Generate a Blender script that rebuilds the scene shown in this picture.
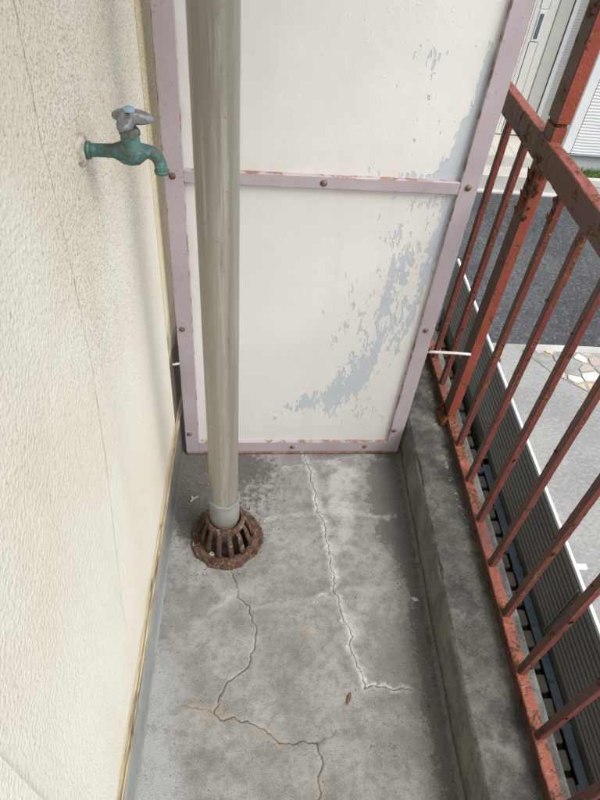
import bpy, bmesh, math, random
import numpy as np
from mathutils import Vector, Matrix

for o in list(bpy.data.objects): bpy.data.objects.remove(o)
scene = bpy.context.scene
C = scene.collection
rnd = random.Random(7)
R = math.radians

# ------------------------------------------------------------------ camera
cam_d = bpy.data.cameras.new('camera'); cam = bpy.data.objects.new('camera', cam_d); C.objects.link(cam)
right = Vector((0.99626912, -0.02839853, 0.0814946)); up = Vector((-0.03664295, 0.7157626, 0.69738167))
fwd = right.cross(up) * -1
cam.matrix_world = Matrix(((right.x, up.x, -fwd.x, 0.0), (right.y, up.y, -fwd.y, 0.0), (right.z, up.z, -fwd.z, 1.56), (0, 0, 0, 1)))
cam_d.sensor_fit = 'HORIZONTAL'; cam_d.sensor_width = 36; cam_d.lens = 36 * 605.246 / 600
cam_d.clip_start = 0.02; cam_d.clip_end = 600
scene.camera = cam

# ------------------------------------------------------------------ light
SUN_EL, SUN_AZ = 54, 128          # azimuth clockwise from +Y: behind the camera, to the right
world = bpy.data.worlds.new('World'); scene.world = world; world.use_nodes = True
wn = world.node_tree.nodes; wl = world.node_tree.links; wn.clear()
sky = wn.new('ShaderNodeTexSky'); sky.sky_type = 'NISHITA'; sky.sun_disc = False
sky.sun_elevation = R(SUN_EL); sky.sun_rotation = R(SUN_AZ); sky.air_density = 1.0; sky.dust_density = 3.0
hs = wn.new('ShaderNodeHueSaturation'); hs.inputs['Saturation'].default_value = 0.22
bg = wn.new('ShaderNodeBackground'); bg.inputs['Strength'].default_value = 0.15
out = wn.new('ShaderNodeOutputWorld')
wl.new(sky.outputs[0], hs.inputs['Color']); wl.new(hs.outputs[0], bg.inputs[0]); wl.new(bg.outputs[0], out.inputs[0])
sun_d = bpy.data.lights.new('sun', 'SUN'); sun_d.energy = 1.35; sun_d.angle = R(30); sun_d.color = (1.0, 0.98, 0.945)
sun = bpy.data.objects.new('sun', sun_d); C.objects.link(sun)
sdir = Vector((math.sin(R(SUN_AZ)) * math.cos(R(SUN_EL)), math.cos(R(SUN_AZ)) * math.cos(R(SUN_EL)), math.sin(R(SUN_EL))))
sun.rotation_euler = sdir.to_track_quat('Z', 'Y').to_euler(); sun.location = sdir * 20
vs = scene.view_settings; vs.view_transform = 'Standard'; vs.look = 'None'; vs.gamma = 1; vs.use_curve_mapping = False
vs.exposure = 0.74
try: scene.cycles.max_bounces = 5; scene.cycles.diffuse_bounces = 4; scene.cycles.glossy_bounces = 2
except Exception: pass

# ------------------------------------------------------------------ object helpers
def link(o, parent=None):
    C.objects.link(o)
    if parent is not None: o.parent = parent
    return o
def tag(o, label, cat, group=None, kind=None):
    if label: o['label'] = label
    if cat: o['category'] = cat
    if group: o['group'] = group
    if kind: o['kind'] = kind
    return o
def thing(name, label, cat, loc=(0, 0, 0), rz=0, group=None):
    o = bpy.data.objects.new(name, None); o.empty_display_size = 0.1
    o.location = loc; o.rotation_euler = (0, 0, rz); link(o)
    return tag(o, label, cat, group)
def mesh_obj(name, verts, faces, mat, parent=None, smooth=False, attrs=None):
    me = bpy.data.meshes.new(name)
    me.from_pydata([tuple(v) for v in verts], [], [tuple(f) for f in faces]); me.update()
    if smooth: me.polygons.foreach_set('use_smooth', [True] * len(me.polygons))
    if attrs:
        for k, a in attrs.items():
            at = me.attributes.new(k, 'FLOAT', 'POINT'); at.data.foreach_set('value', np.asarray(a, dtype=np.float32).ravel())
    me.materials.append(mat)
    o = bpy.data.objects.new(name, me); return link(o, parent)
def bm_obj(name, bm, mat, parent=None, smooth=False):
    me = bpy.data.meshes.new(name); bm.normal_update(); bm.to_mesh(me); bm.free()
    if smooth: me.polygons.foreach_set('use_smooth', [True] * len(me.polygons))
    me.materials.append(mat)
    return link(bpy.data.objects.new(name, me), parent)
def box_bm(x0, x1, y0, y1, z0, z1, bev=0.0, seg=1, bm=None):
    own = bm or bmesh.new()
    vs_ = [own.verts.new((x, y, z)) for x in (x0, x1) for y in (y0, y1) for z in (z0, z1)]
    fs = [(0, 1, 3, 2), (4, 6, 7, 5), (0, 4, 5, 1), (2, 3, 7, 6), (0, 2, 6, 4), (1, 5, 7, 3)]
    fc = [own.faces.new([vs_[i] for i in f]) for f in fs]
    if bev > 0:
        es = list({e for f in fc for e in f.edges})
        bmesh.ops.bevel(own, geom=es, offset=bev, segments=seg, affect='EDGES', profile=0.5)
    return own
def box(name, x0, x1, y0, y1, z0, z1, mat, parent=None, bev=0.0, seg=1):
    return bm_obj(name, box_bm(x0, x1, y0, y1, z0, z1, bev, seg), mat, parent)
def lathe(name, prof, mat, parent=None, n=40, center=(0, 0, 0), axis='Z', jitter=0.0, smooth=True, close=False, wob=0.0):
    vs_, fs = [], []
    m = len(prof)
    for i in range(n):
        a = 2 * math.pi * i / n; ca, sa = math.cos(a), math.sin(a)
        wb = wob * (math.sin(3 * a + 1) + .8 * math.sin(5 * a + 2.2) + .7 * math.sin(9 * a) + .6 * math.sin(14 * a + 4)) / 2
        for j, (r, z) in enumerate(prof):
            rr = r + wb * (j / (m - 1)) + (rnd.uniform(-jitter, jitter) if jitter else 0); zz = z + (rnd.uniform(-jitter, jitter) * .6 if jitter else 0)
            p = (rr * ca, rr * sa, zz)
            if axis == 'X': p = (zz, rr * ca, rr * sa)
            if axis == 'Y': p = (rr * ca, zz, rr * sa)
            vs_.append((p[0] + center[0], p[1] + center[1], p[2] + center[2]))
    for i in range(n):
        k = (i + 1) % n
        for j in range(m - 1 + (1 if close else 0)):
            j2 = (j + 1) % m
            f = (i * m + j, k * m + j, k * m + j2, i * m + j2)
            fs.append(f if axis != 'Y' else f[::-1])
    return mesh_obj(name, vs_, fs, mat, parent, smooth)
def tube_data(pts, rads, n=16, cap=True):
    pts = [Vector(p) for p in pts]; vs_, fs = [], []
    t0 = (pts[1] - pts[0]).normalized()
    ref = Vector((0, 0, 1)) if abs(t0.z) < .9 else Vector((1, 0, 0))
    nx = t0.cross(ref).normalized()
    for i, p in enumerate(pts):
        t = (pts[min(i + 1, len(pts) - 1)] - pts[max(i - 1, 0)]).normalized()
        nx = (nx - t * nx.dot(t)).normalized(); ny = t.cross(nx)
        for k in range(n):
            a = 2 * math.pi * k / n
            vs_.append(p + nx * (rads[i] * math.cos(a)) + ny * (rads[i] * math.sin(a)))
    for i in range(len(pts) - 1):
        for k in range(n):
            k2 = (k + 1) % n
            fs.append((i * n + k, i * n + k2, (i + 1) * n + k2, (i + 1) * n + k))
    if cap:
        fs.append(tuple(range(n))[::-1]); fs.append(tuple((len(pts) - 1) * n + k for k in range(n)))
    return vs_, fs
def tube(name, pts, rads, mat, parent=None, n=16, cap=True):
    v, f = tube_data(pts, rads, n, cap); return mesh_obj(name, v, f, mat, parent, True)

# smooth value noise in numpy (fractal)
def vnoise(x, y, seed, scale, octaves=4, gain=.5):
    rs = np.random.RandomState(seed); T = rs.rand(256, 256); out_ = 0; amp = 1; tot = 0
    for o_ in range(octaves):
        X = np.asarray(x) * scale + o_ * 17.3; Y = np.asarray(y) * scale + o_ * 9.1
        xi = np.floor(X).astype(int); yi = np.floor(Y).astype(int); fx = X - xi; fy = Y - yi
        fx = fx * fx * (3 - 2 * fx); fy = fy * fy * (3 - 2 * fy)
        a = T[xi & 255, yi & 255]; b = T[(xi + 1) & 255, yi & 255]; c = T[xi & 255, (yi + 1) & 255]; d = T[(xi + 1) & 255, (yi + 1) & 255]
        out_ = out_ + amp * ((a * (1 - fx) + b * fx) * (1 - fy) + (c * (1 - fx) + d * fx) * fy); tot += amp; amp *= gain; scale *= 2
    return out_ / tot
def sstep(a, b, x):
    t = np.clip((np.asarray(x) - a) / (b - a), 0, 1); return t * t * (3 - 2 * t)

# ------------------------------------------------------------------ material helpers
class Mat:
    def __init__(s, name, rough=.8, spec=.3, metal=0.0):
        s.m = bpy.data.materials.new(name); s.m.use_nodes = True; s.n = s.m.node_tree.nodes; s.l = s.m.node_tree.links
        s.b = s.n['Principled BSDF']; s.b.inputs['Roughness'].default_value = rough
        s.b.inputs['Specular IOR Level'].default_value = spec; s.b.inputs['Metallic'].default_value = metal
        s._pos = None; s._h = None
    def put(s, sock, v):
        if isinstance(v, bpy.types.NodeSocket): s.l.new(v, sock)
        elif isinstance(v, (tuple, list)) and len(v) == 3 and sock.type == 'RGBA': sock.default_value = (*v, 1)
        else: sock.default_value = v
    def pos(s, local=False):
        if local:
            t = s.n.new('ShaderNodeTexCoord'); return t.outputs['Object']
        if s._pos is None: s._pos = s.n.new('ShaderNodeNewGeometry').outputs['Position']
        return s._pos
    def mapv(s, scale=(1, 1, 1), rot=(0, 0, 0), loc=(0, 0, 0), local=False):
        m = s.n.new('ShaderNodeMapping'); m.inputs['Scale'].default_value = scale; m.inputs['Rotation'].default_value = rot; m.inputs['Location'].default_value = loc
        s.l.new(s.pos(local), m.inputs['Vector']); return m.outputs[0]
    def noise(s, scale, detail=4, rough=.55, vec=None, dist=0):
        detail = min(detail, 2 if scale >= 150 else 3 if scale >= 40 else 4)
        t = s.n.new('ShaderNodeTexNoise'); t.inputs['Scale'].default_value = scale; t.inputs['Detail'].default_value = detail
        t.inputs['Roughness'].default_value = rough; t.inputs['Distortion'].default_value = dist
        s.l.new(vec if vec is not None else s.pos(), t.inputs['Vector']); return t.outputs['Fac']
    def voro(s, scale, vec=None, feature='F1', out='Distance', rnd_=1.0):
        t = s.n.new('ShaderNodeTexVoronoi'); t.feature = feature; t.inputs['Scale'].default_value = scale; t.inputs['Randomness'].default_value = rnd_
        s.l.new(vec if vec is not None else s.pos(), t.inputs['Vector']); return t.outputs[out]
    def attr(s, name):
        t = s.n.new('ShaderNodeAttribute'); t.attribute_name = name; return t.outputs['Fac']
    def sep(s, vec=None):
        t = s.n.new('ShaderNodeSeparateXYZ'); s.l.new(vec if vec is not None else s.pos(), t.inputs[0]); return t.outputs
    def ma(s, op, a, b=0.0, clamp=False):
        t = s.n.new('ShaderNodeMath'); t.operation = op; t.use_clamp = clamp; s.put(t.inputs[0], a); s.put(t.inputs[1], b); return t.outputs[0]
    def step(s, a, b, x):
        t = s.n.new('ShaderNodeMapRange'); t.interpolation_type = 'SMOOTHSTEP'
        t.inputs['From Min'].default_value = a; t.inputs['From Max'].default_value = b; t.inputs['To Min'].default_value = 0.0; t.inputs['To Max'].default_value = 1.0
        if a > b:
            t.inputs['From Min'].default_value = b; t.inputs['From Max'].default_value = a; t.inputs['To Min'].default_value = 1.0; t.inputs['To Max'].default_value = 0.0
        s.put(t.inputs['Value'], x); return t.outputs['Result']
    def mix(s, f, a, b, mode='MIX'):
        t = s.n.new('ShaderNodeMix'); t.data_type = 'RGBA'; t.blend_type = mode
        s.put(t.inputs[0], f); s.put(t.inputs[6], a); s.put(t.inputs[7], b); return t.outputs[2]
    def fac(s, f, k): return s.ma('MULTIPLY', f, k, True)
    def color(s, c): s.put(s.b.inputs['Base Color'], c)
    def rough(s, r): s.put(s.b.inputs['Roughness'], r)
    def bump(s, h, dist=.002, strength=1.0):
        # heights are summed in metres into one Bump node
        term = s.ma('MULTIPLY', h, dist * strength)
        if s._h is None:
            s._bn = s.n.new('ShaderNodeBump'); s._bn.inputs['Distance'].default_value = 1.0; s._bn.inputs['Strength'].default_value = 1.0
            s.l.new(s._bn.outputs[0], s.b.inputs['Normal'])
        else:
            term = s.ma('ADD', s._h, term)
            for L_ in list(s._bn.inputs['Height'].links): s.l.remove(L_)
        s._h = term; s.l.new(term, s._bn.inputs['Height'])

def mottled(name, c1, c2, scale=8, rough=.8, spec=.25, bump=.001, bscale=120, c3=None, s3=40, metal=0):
    m = Mat(name, rough, spec, metal)
    c = m.mix(m.step(.35, .65, m.noise(scale, 5)), c1, c2)
    if c3: c = m.mix(m.step(.58, .7, m.noise(s3, 3)), c, c3)
    m.color(c)
    if bump: m.bump(m.noise(bscale, 3), bump, .7)
    return m.m

# stucco, speckled with dirt in its pits
def stucco(name, base, base2, speck, speck_amt, mould_shade=0.0):
    m = Mat(name, .85, .2)
    x, y, z = m.sep()
    v_el = m.mapv((1, 1.0, 1.1))
    big = m.noise(2.2, 3)
    streak = m.noise(1.0, 3, vec=m.mapv((9, 9, .5)))
    c = m.mix(m.step(.3, .72, big), base, base2)
    c = m.mix(m.fac(m.step(.45, .75, streak), .35), c, tuple(k * .84 for k in base2))
    # brown-grey specks, thick on the upper half of the wall
    hi = m.step(.62, 1.15, m.ma('ADD', z, m.ma('MULTIPLY', m.ma('SUBTRACT', m.noise(5, 2), .5), .5)))
    yy = m.ma('MULTIPLY', m.step(.42, .72, y), 1.0)
    dens = m.ma('MULTIPLY', m.ma('ADD', m.ma('MULTIPLY', hi, m.ma('ADD', m.ma('MULTIPLY', yy, .8), .2)), .06), speck_amt)
    sp = m.noise(330, 2, .55, vec=v_el)
    thr = m.ma('SUBTRACT', .70, m.ma('MULTIPLY', dens, .16))
    f = m.ma('MULTIPLY', m.ma('SUBTRACT', sp, thr), 12, True)
    c = m.mix(m.fac(f, .58), c, speck)
    sp2 = m.step(.67, .71, m.noise(120, 2, .5, vec=v_el))
    c = m.mix(m.fac(m.ma('MULTIPLY', sp2, hi), .35), c, speck)
    c = m.mix(m.fac(m.ma('MULTIPLY', hi, m.step(.35, .65, m.noise(6, 4))), .25), c, (.58, .49, .33))
    # yellow-brown rise of damp at the foot
    foot = m.ma('MULTIPLY', m.step(.66, .19, z), m.step(.3, .7, m.noise(4, 4)))
    c = m.mix(m.fac(foot, .5), c, (.66, .61, .46))
    c = m.mix(m.fac(m.step(.235, .19, m.ma('ADD', z, m.ma('MULTIPLY', m.ma('SUBTRACT', m.noise(14, 3), .5), .06))), .75), c, (.50, .38, .22))
    if mould_shade:   # black mould and gap shade painted in together, low behind the screen
        c = m.mix(m.fac(m.step(.56, .40, m.ma('ADD', z, m.ma('MULTIPLY', m.ma('SUBTRACT', m.noise(16, 4, .7), .5), .3))), mould_shade), c, (.05, .045, .034))
    m.color(c)
    lv = m.mapv((1, 1.4, 1.2))
    lump = m.ma('ADD', m.ma('MULTIPLY', m.step(.75, .1, m.voro(125, lv)), .6), m.ma('MULTIPLY', m.noise(70, 3, .65, vec=lv), .9))
    m.bump(lump, .0014); m.bump(sp, .0007)
    return m.m
M_STUCCO = stucco('stucco cream', (.775, .765, .705), (.745, .72, .63), (.24, .155, .085), 1.0)
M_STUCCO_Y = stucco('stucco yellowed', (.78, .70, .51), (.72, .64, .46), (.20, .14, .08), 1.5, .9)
m = Mat('skirting grey paint', .55, .35)
c = m.mix(m.step(.3, .7, m.noise(7, 4)), (.31, .325, .325), (.25, .26, .255))
c = m.mix(m.fac(m.step(.48, .72, m.noise(30, 4)), .6), c, (.20, .19, .16))
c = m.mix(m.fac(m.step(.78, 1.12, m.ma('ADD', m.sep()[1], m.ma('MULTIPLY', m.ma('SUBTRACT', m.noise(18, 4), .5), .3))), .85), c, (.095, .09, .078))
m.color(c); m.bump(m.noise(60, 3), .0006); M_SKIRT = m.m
m = Mat('aged sealant', .8, .2)
st = m.noise(1, 4, vec=m.mapv((60, 14, 90)))
c = m.mix(m.step(.35, .62, st), (.30, .225, .13), (.50, .42, .28)); c = m.mix(m.step(.54, .64, m.noise(1, 4, vec=m.mapv((60, 9, 190)))), c, (.07, .05, .035))
m.color(c); m.bump(st, .003); M_SEAL = m.m
M_JOINT = mottled('dirty joint', (.13, .09, .055), (.22, .165, .105), 40, .9, .1, .0006, 200)
M_CRACKLINE = mottled('crack dirt', (.40, .34, .25), (.58, .53, .43), 60, .9, .1, .0004, 300)

# balcony floor concrete
m = Mat('balcony concrete', .82, .25)
crack, kind_w, damp, dirt, white, blue, ochre = [m.attr(k) for k in ('crack', 'eff', 'damp', 'dirt', 'white', 'blue', 'ochre')]
n1 = m.noise(6, 5, .65); n2 = m.noise(45, 4, .65); n3 = m.noise(330, 2, .6)
c = m.mix(m.step(.35, .65, n1), (.21, .205, .188), (.335, .328, .308))
c = m.mix(m.fac(m.step(.42, .66, n2), .5), c, (.165, .16, .145))
c = m.mix(m.fac(m.step(.25, .7, m.ma('ADD', blue, m.ma('MULTIPLY', m.ma('SUBTRACT', m.noise(11, 5), .5), .7))), .75), c, (.38, .39, .39))
c = m.mix(m.fac(m.step(.3, .75, m.ma('ADD', ochre, m.ma('MULTIPLY', m.ma('SUBTRACT', n2, .5), .8))), .45), c, (.38, .30, .20))
wf = m.step(.3, .8, m.ma('ADD', white, m.ma('MULTIPLY', m.ma('SUBTRACT', m.noise(22, 4, .65), .5), 1.0)))
c = m.mix(m.fac(wf, .75), c, (.50, .495, .475))
df = m.step(.46, .58, m.ma('ADD', damp, m.ma('MULTIPLY', m.ma('SUBTRACT', m.noise(24, 4, .8), .5), 1.5)))
c = m.mix(m.fac(df, .8), c, m.mix(m.step(.5, .7, n2), (.105, .105, .095), (.155, .145, .115)))
dd = m.step(.35, .7, m.ma('ADD', dirt, m.ma('MULTIPLY', m.ma('SUBTRACT', m.noise(60, 4, .7), .5), 1.2)))
c = m.mix(m.fac(dd, .88), c, m.mix(m.step(.62, .7, m.noise(190, 2)), (.075, .068, .058), (.22, .21, .19)))
gp = m.step(.35, .65, m.noise(13, 4, .65, vec=m.mapv((1, 1, 1), loc=(5, 2, 0))))
c = m.mix(m.ma('MULTIPLY', m.step(.50, .64, n3), m.ma('ADD', .2, m.ma('MULTIPLY', gp, .4))), c, (.11, .105, .095))
c = m.mix(m.ma('MULTIPLY', m.step(.46, .34, n3), m.ma('SUBTRACT', .42, m.ma('MULTIPLY', gp, .3))), c, (.42, .41, .39))
c = m.mix(m.fac(m.step(.52, .64, m.noise(17, 4, .75, vec=m.mapv((1, 1, 1), loc=(1, 7, 0)))), .38), c, (.13, .125, .112))
c = m.mix(m.fac(m.step(.68, .72, m.noise(130, 2, .5)), .75), c, (.075, .07, .06))
# pale salts along the cracks, then the dark crack itself
jit = m.ma('MULTIPLY', m.ma('SUBTRACT', m.noise(48, 5, .75), .5), .040)
gate = m.step(.40, .60, m.noise(9, 3, .6, vec=m.mapv((1, 1, 1), loc=(3.1, 1.7, 0))))
ef = m.ma('MULTIPLY', m.step(.013, -.006, m.ma('ADD', crack, jit)), m.ma('MULTIPLY', kind_w, m.ma('ADD', .5, m.ma('MULTIPLY', gate, .5))))
c = m.mix(m.fac(ef, .9), c, (.66, .655, .64))
oc = m.ma('MULTIPLY', m.step(.013, -.002, m.ma('ADD', crack, jit)), m.ma('MULTIPLY', m.ma('SUBTRACT', .5, kind_w, True), gate))
c = m.mix(m.fac(oc, .5), c, (.42, .34, .22))
wdt = m.ma('ADD', .0012, m.ma('MULTIPLY', m.noise(30, 3), .0016))
ck = m.ma('MULTIPLY', m.ma('SUBTRACT', wdt, crack), 900, True)
ck = m.ma('MULTIPLY', ck, m.attr('depth'))
c = m.mix(m.fac(ck, .85), c, (.055, .045, .035))
m.color(c)
m.rough(m.ma('SUBTRACT', .88, m.ma('MULTIPLY', df, .2)))
m.bump(n3, .0012, .8); m.bump(n2, .0012, .6)
M_FLOOR = m.m

# kerb concrete
m = Mat('kerb concrete', .88, .2)
sidea, joint = m.attr('side'), m.attr('joint')
n1 = m.noise(7, 6, .62); n2 = m.noise(38, 5, .62); n3 = m.noise(240, 3, .6)
c = m.mix(m.step(.35, .68, n1), (.068, .065, .057), (.165, .16, .145))
c = m.mix(m.fac(m.step(.42, .66, n2), .75), c, (.06, .059, .053))
c = m.mix(m.fac(m.step(.52, .72, m.noise(17, 4)), .35), c, (.24, .23, .21))
c = m.mix(m.fac(m.step(.58, .63, m.noise(300, 2)), .3), c, (.28, .27, .25))
c = m.mix(m.fac(m.step(.50, .60, m.noise(11, 4, .75)), .55), c, (.042, .041, .037))
c = m.mix(m.fac(sidea, .85), c, m.mix(m.step(.4, .65, m.noise(12, 5)), (.19, .17, .13), (.34, .315, .255)))
jj = m.step(.4, .7, m.ma('ADD', joint, m.ma('MULTIPLY', m.ma('SUBTRACT', n2, .5), .9)))
c = m.mix(m.fac(jj, .8), c, m.mix(m.step(.5, .6, m.noise(90, 3)), (.06, .055, .045), (.14, .10, .06)))
mo = m.step(.55, .8, m.ma('ADD', m.ma('MULTIPLY', m.attr('mortar'), .62), m.ma('MULTIPLY', m.ma('SUBTRACT', m.noise(60, 6, .75), .5), 1.8)))
c = m.mix(m.fac(mo, .7), c, (.36, .34, .30))
c = m.mix(m.fac(m.step(.62, .75, n3), .35), c, (.30, .29, .27))
c = m.mix(m.fac(m.step(.42, .28, n3), .5), c, (.06, .058, .05))
m.color(c); m.bump(n3, .0016, .9); m.bump(n2, .002, .6)
M_KERB = m.m

# partition sheet: cream paint peeling to blue-grey undercoat
m = Mat('peeling cream paint', .55, .35)
pv = m.pos(True)
peel = m.attr('peel')
vst = m.mapv((1, 1, .34), rot=(0, R(-27), 0), local=True)
pn = m.ma('ADD', m.ma('MULTIPLY', m.noise(46, 4, .7, vec=vst, dist=.3), .6), m.ma('MULTIPLY', m.noise(150, 3, .65, vec=vst), .4))
pf = m.step(.0, .035, m.ma('SUBTRACT', m.ma('ADD', peel, m.ma('MULTIPLY', m.ma('SUBTRACT', pn, .5), 2.6)), .5))
c = m.mix(m.step(.3, .7, m.noise(3, 4, vec=pv)), (.725, .715, .69), (.68, .665, .635))
c = m.mix(m.fac(m.step(.5, .8, m.noise(1, 3, vec=m.mapv((22, 22, 1.2), local=True))), .25), c, (.60, .565, .51))
blis = m.step(.69, .735, m.noise(85, 3, .6, vec=pv))
c = m.mix(m.fac(blis, .55), c, (.46, .45, .43))
c = m.mix(pf, c, m.mix(m.noise(40, 3, vec=pv), (.47, .515, .56), (.53, .57, .61)))
edge = m.ma('SUBTRACT', m.step(-.05, .0, m.ma('SUBTRACT', m.ma('ADD', peel, m.ma('MULTIPLY', m.ma('SUBTRACT', pn, .5), 2.6)), .5)), pf, True)
c = m.mix(m.fac(edge, .5), c, (.76, .745, .72))
c = m.mix(m.fac(m.step(.45, .9, m.attr('rusty')), .8), c, m.mix(m.step(.45, .6, m.noise(70, 4)), (.42, .30, .22), (.30, .16, .09)))
m.color(c); m.bump(m.ma('SUBTRACT', 1.0, pf), .0012, .9); m.bump(m.noise(34, 4, vec=pv), .0009)
m.bump(m.step(.62, .78, m.noise(110, 3, .6, vec=pv)), .00045)
M_SHEET = m.m

# partition frame: mauve paint, rust bleeding at the edges
m = Mat('mauve frame paint', .5, .4)
ed = m.attr('edge')
pn = m.noise(60, 5, .6)
c = m.mix(m.step(.3, .7, m.noise(5, 4)), (.39, .33, .355), (.455, .395, .425))
c = m.mix(m.fac(m.step(.62, .7, m.noise(120, 3)), .5), c, (.25, .19, .18))
c = m.mix(m.fac(m.step(.735, .76, m.noise(95, 4, .6)), .9), c, (.20, .09, .045))
rf = m.step(.60, .74, m.ma('ADD', m.ma('MULTIPLY', ed, .62), m.ma('MULTIPLY', m.ma('SUBTRACT', m.noise(26, 5, .65), .5), 1.3)))
c = m.mix(m.fac(rf, .85), c, m.mix(m.step(.4, .6, m.noise(150, 3)), (.30, .15, .08), (.19, .085, .045)))
m.color(c); m.bump(pn, .0008, .6); M_FRAME = m.m
M_PEG = mottled('chipped white rod', (.66, .62, .60), (.58, .50, .47), 40, .6, .3, .0006, 200, (.25, .11, .06), 55)
M_RUSTLIP = mottled('rusted steel lip', (.16, .085, .055), (.26, .16, .12), 30, .8, .3, .001, 150, (.36, .28, .28), 40)
M_BOLT = mottled('rusty bolt', (.14, .075, .045), (.22, .13, .09), 200, .7, .4, .0006, 500, (.32, .27, .25), 180, .2)

# rust-red railing paint
def redpaint(name, c1, c2, rust, grime):
    m = Mat(name, .55, .4)
    c = m.mix(m.step(.3, .7, m.noise(9, 4)), c1, c2)
    c = m.mix(m.fac(m.step(.45, .7, m.noise(30, 4, .6)), .4 * grime), c, (.10, .045, .032))
    c = m.mix(m.fac(m.step(.40, .6, m.noise(3.3, 5, .6)), grime * .7), c, (.085, .042, .032))
    rn = m.noise(24, 8, .68, dist=.4)
    rf = m.step(rust, rust + .05, rn)
    rc = m.mix(m.step(.4, .62, m.noise(110, 4, .65)), (.045, .02, .013), (.20, .075, .03))
    c = m.mix(m.fac(rf, .92), c, rc)
    c = m.mix(m.fac(m.step(.70, .735, m.noise(150, 3, .6)), .8), c, (.06, .028, .018))
    c = m.mix(m.fac(m.step(.715, .74, m.noise(210, 2, .5)), .75), c, (.48, .36, .31))
    m.color(c); m.rough(m.ma('ADD', .45, m.ma('MULTIPLY', rf, .4)))
    m.bump(m.ma('SUBTRACT', m.fac(m.noise(160, 4), .9), rf), .0012, .9); m.bump(m.noise(45, 3), .001, .5)
    return m.m
M_RED = redpaint('red oxide paint', (.125, .027, .021), (.17, .039, .028), .55, .5)
M_REDPOST = redpaint('red oxide post paint', (.23, .045, .027), (.27, .060, .036), .59, .35)
M_REDIN = redpaint('dark brown inner face paint', (.062, .029, .023), (.09, .036, .028), .58, .6)
M_REDBAR = redpaint('red oxide paint faded', (.29, .082, .045), (.19, .05, .032), .48, .75)
M_REDTOP = redpaint('red oxide paint grimy', (.24, .062, .043), (.29, .085, .06), .54, .5)
M_RUST = mottled('flaking rust', (.05, .022, .014), (.16, .06, .025), 45, .9, .15, .003, 130, (.24, .10, .04), 90)

# downpipe
m = Mat('weathered pvc', .36, .45)
stv = m.mapv((38, 38, .9), rot=(0, R(.6), 0))
c = m.mix(m.step(.3, .72, m.noise(1, 5, .6, vec=stv)), (.20, .188, .152), (.33, .312, .27))
c = m.mix(m.fac(m.step(.52, .75, m.noise(1, 4, .6, vec=m.mapv((34, 34, .8), loc=(3, 1, 0)))), .6), c, (.30, .235, .15))
c = m.mix(m.fac(m.step(.6, .72, m.noise(1, 4, .6, vec=m.mapv((110, 110, 2.5), loc=(1, 5, 0)))), .5), c, (.44, .43, .40))
px_, py_, pz_ = m.sep()
c = m.mix(m.fac(m.step(.54, .64, m.noise(1, 4, .7, vec=m.mapv((55, 55, 3.2), loc=(2, 9, 1)))), .32), c, (.47, .47, .43))
c = m.mix(m.fac(m.step(.58, .66, m.noise(1, 4, .7, vec=m.mapv((45, 45, 4.5), loc=(7, 3, 2)))), .35), c, (.16, .14, .10))
c = m.mix(m.fac(m.step(.66, .70, m.noise(75, 3)), .35), c, (.13, .115, .09))
m.color(c); m.bump(m.noise(1, 4, vec=stv), .0006, .5); m.bump(m.noise(90, 2), .0003); M_PVC = m.m
m = Mat('grey pvc socket', .5, .35)
c = m.mix(m.step(.35, .7, m.noise(20, 5)), (.215, .215, .20), (.28, .277, .255)); c = m.mix(m.fac(m.step(.145, .13, m.sep()[2]), .7), c, (.17, .09, .05))
m.color(c); m.bump(m.noise(90, 3), .0005); M_SOCK = m.m
# cast iron drain
m = Mat('rusted cast iron', .88, .25)
c = m.mix(m.step(.35, .65, m.noise(55, 6, .65)), (.055, .032, .023), (.135, .078, .054))
c = m.mix(m.step(.58, .72, m.noise(120, 4)), c, (.27, .17, .115)); c = m.mix(m.fac(m.step(.62, .75, m.noise(40, 4)), .8), c, (.30, .28, .25)); c = m.mix(m.step(.42, .3, m.noise(180, 4)), c, (.035, .02, .015))
m.color(c); m.bump(m.noise(150, 5, .7), .003, .9); M_IRON = m.m
M_MUCK = mottled('drain muck', (.025, .02, .016), (.05, .04, .03), 60, .95, .2, .002, 150)
# tap
m = Mat('verdigris brass', .62, .4)
c = m.mix(m.step(.35, .65, m.noise(90, 5, .6)), (.05, .125, .112), (.085, .18, .165)); c = m.mix(m.fac(m.step(.56, .68, m.noise(160, 4)), .7), c, (.19, .29, .27)); c = m.mix(m.fac(m.step(.50, .64, m.noise(60, 3)), .75), c, (.075, .085, .07))
m.color(c); m.bump(m.noise(300, 4), .0007, .8); M_TEAL = m.m
m = Mat('dull zinc', .5, .5, .35)
c = m.mix(m.step(.35, .65, m.noise(120, 5, .6)), (.27, .28, .30), (.19, .195, .20)); c = m.mix(m.fac(m.step(.6, .7, m.noise(200, 3)), .6), c, (.12, .10, .08)); m.color(c); m.bump(m.noise(350, 4), .0006, .8); M_ZINC = m.m
M_ZINCDK = mottled('gland nut metal', (.12, .115, .10), (.19, .19, .18), 160, .6, .4, .0006, 400, None, 0, .3)
M_BLUECAP = mottled('blue cap', (.22, .34, .42), (.29, .40, .46), 200, .5, .4, .0002)
M_FLANGE = mottled('limed flange', (.60, .57, .49), (.40, .37, .30), 120, .85, .2, .001, 300, (.24, .20, .14), 150)

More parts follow.
